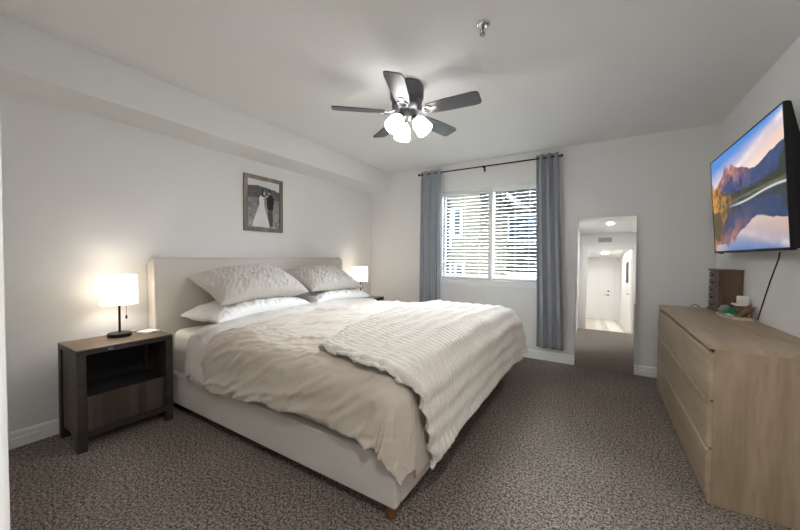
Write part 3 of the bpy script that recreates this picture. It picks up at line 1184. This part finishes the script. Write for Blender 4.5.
obj('cup', lathe([(.001, 0), (.020, 0), (.027, .022), (.025, .022), (.019, .003), (.001, .003)], n=20, cap=False), plain('pale_glass_cup', (.6, .75, .66), .1), pl, True)
bm = bmesh.new()
for k in range(30):
    a = k * 2.4; el = -.15 + .05 * k
    ln = .050 - .0006 * k
    dr_ = Vector((math.cos(a) * math.cos(el), math.sin(a) * math.cos(el), math.sin(el)))
    b0 = Vector((0, 0, .026))
    add_tube(bm, [b0, b0 + dr_ * ln * .5, b0 + dr_ * ln], [.003, .008, .001], 6)
obj('leaves', bm, 'greenleaf', pl, True)
bm = bmesh.new()
for k, (p, q) in enumerate((((-.05, -.03, .010), (.03, .035, .075)), ((-.01, .035, .010), (.03, -.045, .085)), ((.0, -.04, .008), (.03, .02, .05)), ((-.03, .02, .010), (.02, .0, .10)), ((-.05, .0, .010), (.03, -.03, .06)))):
    p, q = Vector(p), Vector(q)
    mid = (p + q) / 2 + Vector((0, 0, .012))
    add_tube(bm, [p, mid, q], [.011, .010, .005], 8)
o = obj('driftwood_sticks', bm, 'driftwood', None, True)
o.location = (.872, 3.165, Z0)
tag(o, 'tangle of brown driftwood at the right end of the tray', 'driftwood')
o = obj('cable_end', tube([(-.03, 0, .002), (-.022, .0, .014), (-.008, .001, .022), (.008, .002, .021), (.022, .003, .012), (.03, .003, .002)], .0028, 8), 'black', None, True)
o.location = (.705, 3.70, DH + .001)
tag(o, 'short black cord arching at the back corner of the dresser', 'cord')

# ------------------------------------------------------------------ television
TVW, TVH = 1.255, .742
tv = thing('television', 'flat screen television on the right wall showing a mountain lake', 'television', (.805, 3.018, 1.243))
TILT = R(-3.6)
m4 = Matrix.Rotation(TILT, 4, 'Y')


def tvb(lo, hi, bev=.002): return box(lo, hi, bev, 2, m4)


hw = TVW / 2
bm = bmesh.new()
for lo, hi in (((0, -hw, 0), (.022, -hw + .008, TVH)), ((0, hw - .008, 0), (.022, hw, TVH)), ((0, -hw + .008, TVH - .008), (.022, hw - .008, TVH)), ((0, -hw + .008, 0), (.022, hw - .008, .016))):
    add_box(bm, lo, hi, .001, 1, m4)
bz = obj('bezel', bm, 'black', tv)
obj('back_shell', prism([(.018, .004), (.072, .02), (.075, TVH * .62), (.05, TVH * .8), (.03, TVH - .004), (.018, TVH - .004)], 'Y', -hw + .004, hw - .004), 'black', tv).data.transform(m4)
obj('sensor_tab', tvb((.002, hw - .16, -.007), (.016, hw - .10, .001), .001), 'black', tv)


def paint(n_u, n_v, fn):
    U, V = np.meshgrid(np.linspace(0, 1, n_u), np.linspace(0, 1, n_v), indexing='ij')
    return fn(U, V)


def vnoise(x, y, seed=0):
    def hsh(i, j):
        n_ = np.sin(i * 127.1 + j * 311.7 + seed * 74.7) * 43758.5453
        return n_ - np.floor(n_)
    i, j = np.floor(x), np.floor(y)
    fx, fy = x - i, y - j
    fx, fy = fx * fx * (3 - 2 * fx), fy * fy * (3 - 2 * fy)
    return (hsh(i, j) * (1 - fx) + hsh(i + 1, j) * fx) * (1 - fy) + (hsh(i, j + 1) * (1 - fx) + hsh(i + 1, j + 1) * fx) * fy


def fbm(x, y, seed=0, o=4):
    return sum(vnoise(x * 2 ** k, y * 2 ** k, seed + k) / 2 ** (k + 1) for k in range(o)) / (1 - .5 ** o)


def lerp(a, b, f):
    return a + (b - a) * f[..., None]


def C(r, g, b_):
    return np.array([(x / 255) ** 2.2 for x in (r, g, b_)])


def ridge(u):
    return np.interp(u, [0, .06, .11, .16, .20, .235, .265, .285, .31, .335, .365, .385, .42, .47, .55, .63, .70, .78, .86, .93, 1.0],
                     [.60, .68, .70, .735, .77, .80, .875, .835, .85, .79, .845, .84, .80, .775, .745, .70, .685, .70, .735, .745, .77]) + .022 * (fbm(u * 30, u * 0 + 2, 5) - .5)


def lake(U, V):
    def land(U, V):
        sky = lerp(np.broadcast_to(C(242, 214, 200), U.shape + (3,)), C(70, 132, 208), np.clip((V - .70) / .25 - .45 * U + .22, 0, 1))
        st = np.exp(-((V - (.80 + .33 * (U - .55))) / (.02 + .02 * U)) ** 2) * (U > .3) * fbm(U * 9, V * 14, 3) * 1.3
        sky = lerp(sky, C(255, 240, 232), np.clip(st, 0, 1))
        sky = lerp(sky, C(250, 205, 178), np.clip((U - .55) * 1.5, 0, .7) * np.clip(1 - abs(V - .82) / .14, 0, 1))
        rd = ridge(U)
        lit = np.clip((V - (rd - .17)) / .16 + (fbm(U * 22, V * 16, 8) - .5) * 1.6, 0, 1) * np.clip(1 - abs(U - .33) / .33, 0, 1)
        mt = lerp(np.broadcast_to(C(58, 86, 142), U.shape + (3,)), C(26, 40, 78), fbm(U * 18, V * 18, 11))
        rk = np.clip(fbm(U * 40 + V * 26, V * 30 - U * 18, 41) * 3.2 - 1.1, 0, 1)
        mt = mt * (.62 + .55 * rk)[..., None]
        mt = lerp(mt, C(214, 136, 112), np.clip(lit, 0, 1) * (.55 + .45 * rk))
        out = np.where((V > rd)[..., None], sky, mt)
        hz = np.interp(U, [0, .12, .22, .35, .6, .8, .93, .96, 1], [.72, .69, .60, .56, .545, .555, .57, .66, .72]) + .05 * (fbm(U * 60, U * 0, 14) - .5) * 2 * np.where(U < .25, 1.4, .7)
        tr_ = lerp(np.broadcast_to(C(12, 22, 18), U.shape + (3,)), C(46, 58, 28), fbm(U * 50, V * 40, 17))
        gold = np.clip(1.3 - U / .30, 0, 1) * np.clip(fbm(U * 34, V * 26, 19) * 2.6 - .75, 0, 1)
        tr_ = lerp(tr_, C(206, 140, 40), np.clip(gold * 1.3, 0, 1))
        return np.where((V < hz)[..., None], tr_, out), hz
    L, hz = land(U, V)
    base = np.interp(U, [0, .15, .3, .5, .8, 1], [.36, .40, .46, .475, .485, .49])
    Vr = base + (base - V) * .98 + .004
    Rf, _ = land(U + .006 * (fbm(U * 8, V * 60, 23) - .5), np.clip(Vr, 0, 1.05))
    Rf = Rf * .72
    Rf = lerp(Rf, C(60, 86, 128), np.broadcast_to(np.array(.12), U.shape))
    out = np.where((V < base)[..., None], Rf, L)
    bank = np.exp(-((V - base - .01) / .012) ** 2) * (U > .1)
    out = lerp(out, C(120, 116, 92), np.clip(bank, 0, 1) * .6)
    riv = np.exp(-((V - (base - .028 + .012 * np.sin(U * 9))) / .008) ** 2) * np.clip((U - .28) / .2, 0, 1)
    out = lerp(out, C(232, 228, 230), np.clip(riv, 0, 1) * .9)
    lb = np.clip(1 - U / (.17 + .05 * fbm(V * 8, U, 31)), 0, 1) * np.clip((V - .10) / .1, 0, 1) * (V < .42)
    out = lerp(out, C(58, 60, 30), np.clip(lb * 2.2, 0, .9))
    return out


def picture(name, mat, n_u, n_v, fn, p0, du, dv, parent):
    C_ = paint(n_u, n_v, fn)
    p0, du, dv = np.array(p0), np.array(du), np.array(dv)
    U, V = np.meshgrid(np.linspace(0, 1, n_u), np.linspace(0, 1, n_v), indexing='ij')
    P = p0 + U[..., None] * du + V[..., None] * dv
    o = grid_obj(name, P, mat, parent, False)
    ca = o.data.color_attributes.new('picture', 'FLOAT_COLOR', 'POINT')
    flat = np.concatenate([np.clip(C_, 0, 1).reshape(-1, 3), np.ones((n_u * n_v, 1))], 1)
    ca.data.foreach_set('color', flat.ravel().astype(np.float32))
    return o


# screen: u=0 is the far end (left in the picture)
s_ = picture('screen', 'screen', 320, 180, lake, (.0025, hw - .008, .016), (0, -(TVW - .016), 0), (0, 0, TVH - .024), tv)
s_.data.transform(m4)
mt_ = thing('wall_bracket', 'black wall bracket behind the television', 'bracket', (XR, 3.018, 1.60))
obj('wall_plate', box((-.012, -.2, -.15), (0, .2, .15), .003), 'blackmetal', mt_)
for y in (-.14, .14):
    obj('mount_arm', box((-.062, y - .012, -.13), (-.012, y + .012, .13), .003), 'blackmetal', mt_)
o = obj('power_cable', tube([(.822, 2.555, 1.235), (.826, 2.58, 1.20), (.846, 2.73, 1.08), (.874, 2.90, .95), (.905, 3.07, .83), (.914, 3.12, .7885)], .0035, 8), 'black', None, True)
tag(o, 'black power cable hanging from the television down to the dresser', 'cable')

# ------------------------------------------------------------------ leaning mirror
MW, MH = .530, 1.635
lean = math.asin(.090 / MH)
mi = thing('floor_mirror', 'tall narrow frameless mirror leaning on the wall between curtain and dresser', 'mirror', (.050, 4.012, .003), R(.3))
mm = Matrix.Rotation(-lean, 4, 'X')
obj('backing', box((-MW / 2 + .002, .006, 0), (MW / 2 - .002, .022, MH), .001, 1, mm), plain('mirror_edge_grey', (.42, .42, .40), .4), mi)
obj('mirror_glass', box((-MW / 2, 0, .001), (MW / 2, .005, MH - .001), .0012, 1, mm), 'mirror', mi)

# ------------------------------------------------------------------ framed photograph
py0, py1, pz0, pz1 = 1.977, 2.445, 1.447, 2.022
pf = thing('framed_photo', 'black and white couple photograph in a grey wood frame above the bed', 'picture', (XL, (py0 + py1) / 2, (pz0 + pz1) / 2))
a_, b_ = (py1 - py0) / 2, (pz1 - pz0) / 2
bm = bmesh.new()
fwid = .040
add_box(bm, (.001, -a_, b_ - fwid), (.022, a_, b_), .003)
add_box(bm, (.001, -a_, -b_), (.022, a_, -b_ + fwid), .003)
add_box(bm, (.001, -a_, -b_ + fwid), (.022, -a_ + fwid, b_ - fwid), .003)
add_box(bm, (.001, a_ - fwid, -b_ + fwid), (.022, a_, b_ - fwid), .003)
obj('frame', bm, 'framewood', pf)
obj('backing_board', box((.001, -a_ + fwid, -b_ + fwid), (.007, a_ - fwid, b_ - fwid)), 'white_plastic', pf)


def couple(U, V):
    g = .20 + .42 * fbm(U * 9, V * 16, 2) * np.clip(1.1 - V, .35, 1)
    g = g + .18 * (fbm(U * 28, V * 40, 4) - .5)
    hill = .82 + .06 * np.sin(U * 3.0 + .4) + .03 * (fbm(U * 12, U * 0, 7) - .5)
    dark = (V < hill) & (V > .62)
    g = np.where(dark, g * .55 + .03, g)
    g = np.where(V > hill, .80 - .1 * fbm(U * 4, V * 4, 9), g)

    def ell(cx, cy, rx_, ry_): return ((U - cx) / rx_) ** 2 + ((V - cy) / ry_) ** 2 < 1
    # groom
    g = np.where((abs(U - .70) < np.interp(V, [.02, .40, .42, .66, .72], [.085, .075, .10, .115, .05])) & (V < .72) & (V > .04), np.where(V < .40, .16, .045), g)
    g = np.where(ell(.665, .765, .04, .05), .42, g)
    g = np.where(ell(.68, .80, .045, .03), .06, g)
    # bride
    wd = np.interp(V, [.02, .12, .30, .46, .52, .62, .67], [.27, .24, .16, .085, .07, .085, .06])
    g = np.where((abs(U - (.45 - .04 * (1 - V))) < wd) & (V > .02) & (V < .67), .86 - .14 * fbm(U * 20, V * 9, 13), g)
    g = np.where(ell(.50, .735, .038, .05), .55, g)
    g = np.where(ell(.475, .735, .045, .085) & ~ell(.52, .735, .038, .05), .08, g)
    g = np.where((abs(V - (.62 + .6 * (U - .5))) < .022) & (U > .48) & (U < .64), .50, g)
    g = np.clip(g, .015, .92) ** 1.25
    return np.stack([g, g * .985, g * .97], -1)


picture('photo_print', 'photo', 110, 140, couple, (.0085, -a_ + fwid, -b_ + fwid), (0, 2 * (a_ - fwid), 0), (0, 0, 2 * (b_ - fwid)), pf)

# ------------------------------------------------------------------ ceiling fan
FCX, FCY = -1.234, 2.094
fan = thing('ceiling_fan', 'five blade ceiling fan with a dark housing and lit glass shades', 'ceiling fan', (FCX, FCY, H))
auto_smooth(obj('housing', lathe([(.118, 0), (.124, -.008), (.124, -.085), (.116, -.10), (.105, -.104)], n=48), 'gunmetal', fan), 35)
auto_smooth(obj('motor', lathe([(.104, -.102), (.112, -.108), (.110, -.150), (.085, -.180), (.07, -.186)], n=48), 'gunmetal', fan), 35)
auto_smooth(obj('light_kit_hub', lathe([(.055, -.186), (.060, -.20), (.052, -.232), (.030, -.25), (.012, -.262), (.008, -.275), (.001, -.278)], n=32), 'bronze', fan), 35)
BLADE = plain('fan_blade_charcoal', (.085, .085, .092), .32, var=.25, vscale=6)
for k in range(5):
    a = 3.8325 - k * 2 * PI / 5
    mk = Matrix.Translation((0, 0, -.19)) @ Matrix.Rotation(a, 4, 'Z')
    tl = mk @ Matrix.Rotation(R(-13), 4, 'X')
    bm = bmesh.new()
    outl = [(.165, -.048), (.30, -.060), (.50, -.064), (.532, -.058), (.542, -.04), (.542, .04), (.532, .058), (.50, .064), (.30, .060), (.165, .048)]
    add_prism(bm, outl, 'Z', -.004, .004)
    bm.transform(tl)
    bo = obj('blade', bm, BLADE, fan)
    bm = tube([(.085, 0, .018), (.115, 0, .006), (.15, 0, -.004)], .008, 8)
    add_tube(bm, [(.165 + .034 * math.cos(q), .034 * math.sin(q), -.0075) for q in np.linspace(0, 2 * PI, 21)[:-1]], .0055, 6, True)
    add_box(bm, (.19, -.018, -.009), (.245, .018, -.0042), .002)
    bm.transform(tl)
    obj('blade_iron', bm, 'bronze', bo)
to_cam = math.atan2(-FCY, -FCX)
for k in range(3):
    a = to_cam + R(75) + k * 2 * PI / 3
    ax = Matrix.Rotation(a, 4, 'Z') @ Matrix.Translation((.052, 0, -.218)) @ Matrix.Rotation(R(-38), 4, 'Y')
    bm = lathe([(.018, .012), (.020, -.02), (.030, -.026), (.030, -.034)], n=24, mat=ax)
    fit = obj('shade_holder', bm, 'bronze', fan, True)
    bm = lathe([(.027, -.03), (.045, -.05), (.057, -.08), (.060, -.115), (.062, -.145), (.057, -.148), (.057, -.13)], n=28, mat=ax, cap=False)
    obj('glass_shade', bm, 'fanglass', fit, True)
    bm = lathe([(.012, -.05), (.03, -.075), (.05, -.112), (.053, -.125), (.045, -.135), (.02, -.142), (.001, -.143)], n=24, mat=ax, cap=False)
    obj('bulb', bm, 'fanbulb', fit, True)
for sx in (-1, 1):
    bm = tube([(.02 * sx, -.03, -.25), (.02 * sx, -.03, -.36)], .0012, 5)
    add_lathe(bm, [(.001, 0), (.005, -.006), (.005, -.018), (.001, -.022)], (.02 * sx, -.03, -.36), 10)
    obj('pull_chain', bm, 'bronze', fan)

# ------------------------------------------------------------------ sprinkler
sp = thing('fire_sprinkler', 'small metal fire sprinkler head on the ceiling', 'sprinkler', (-.558, 1.741, H))
obj('escutcheon', lathe([(.001, 0), (.034, 0), (.036, -.004), (.028, -.010), (.016, -.012), (.001, -.012)], n=32, cap=False), 'chrome', sp, True)
bm = lathe([(.008, -.010), (.008, -.022), (.004, -.024), (.004, -.05)], n=16)
for s in (-1, 1):
    add_tube(bm, [(.007 * s, 0, -.02), (.016 * s, 0, -.032), (.012 * s, 0, -.045), (.002 * s, 0, -.054)], .0028, 6)
obj('yoke', bm, 'bronze', sp, True)
obj('deflector', lathe([(.003, -.053), (.017, -.055), (.017, -.0565), (.001, -.0575)], n=20), 'bronze', sp)
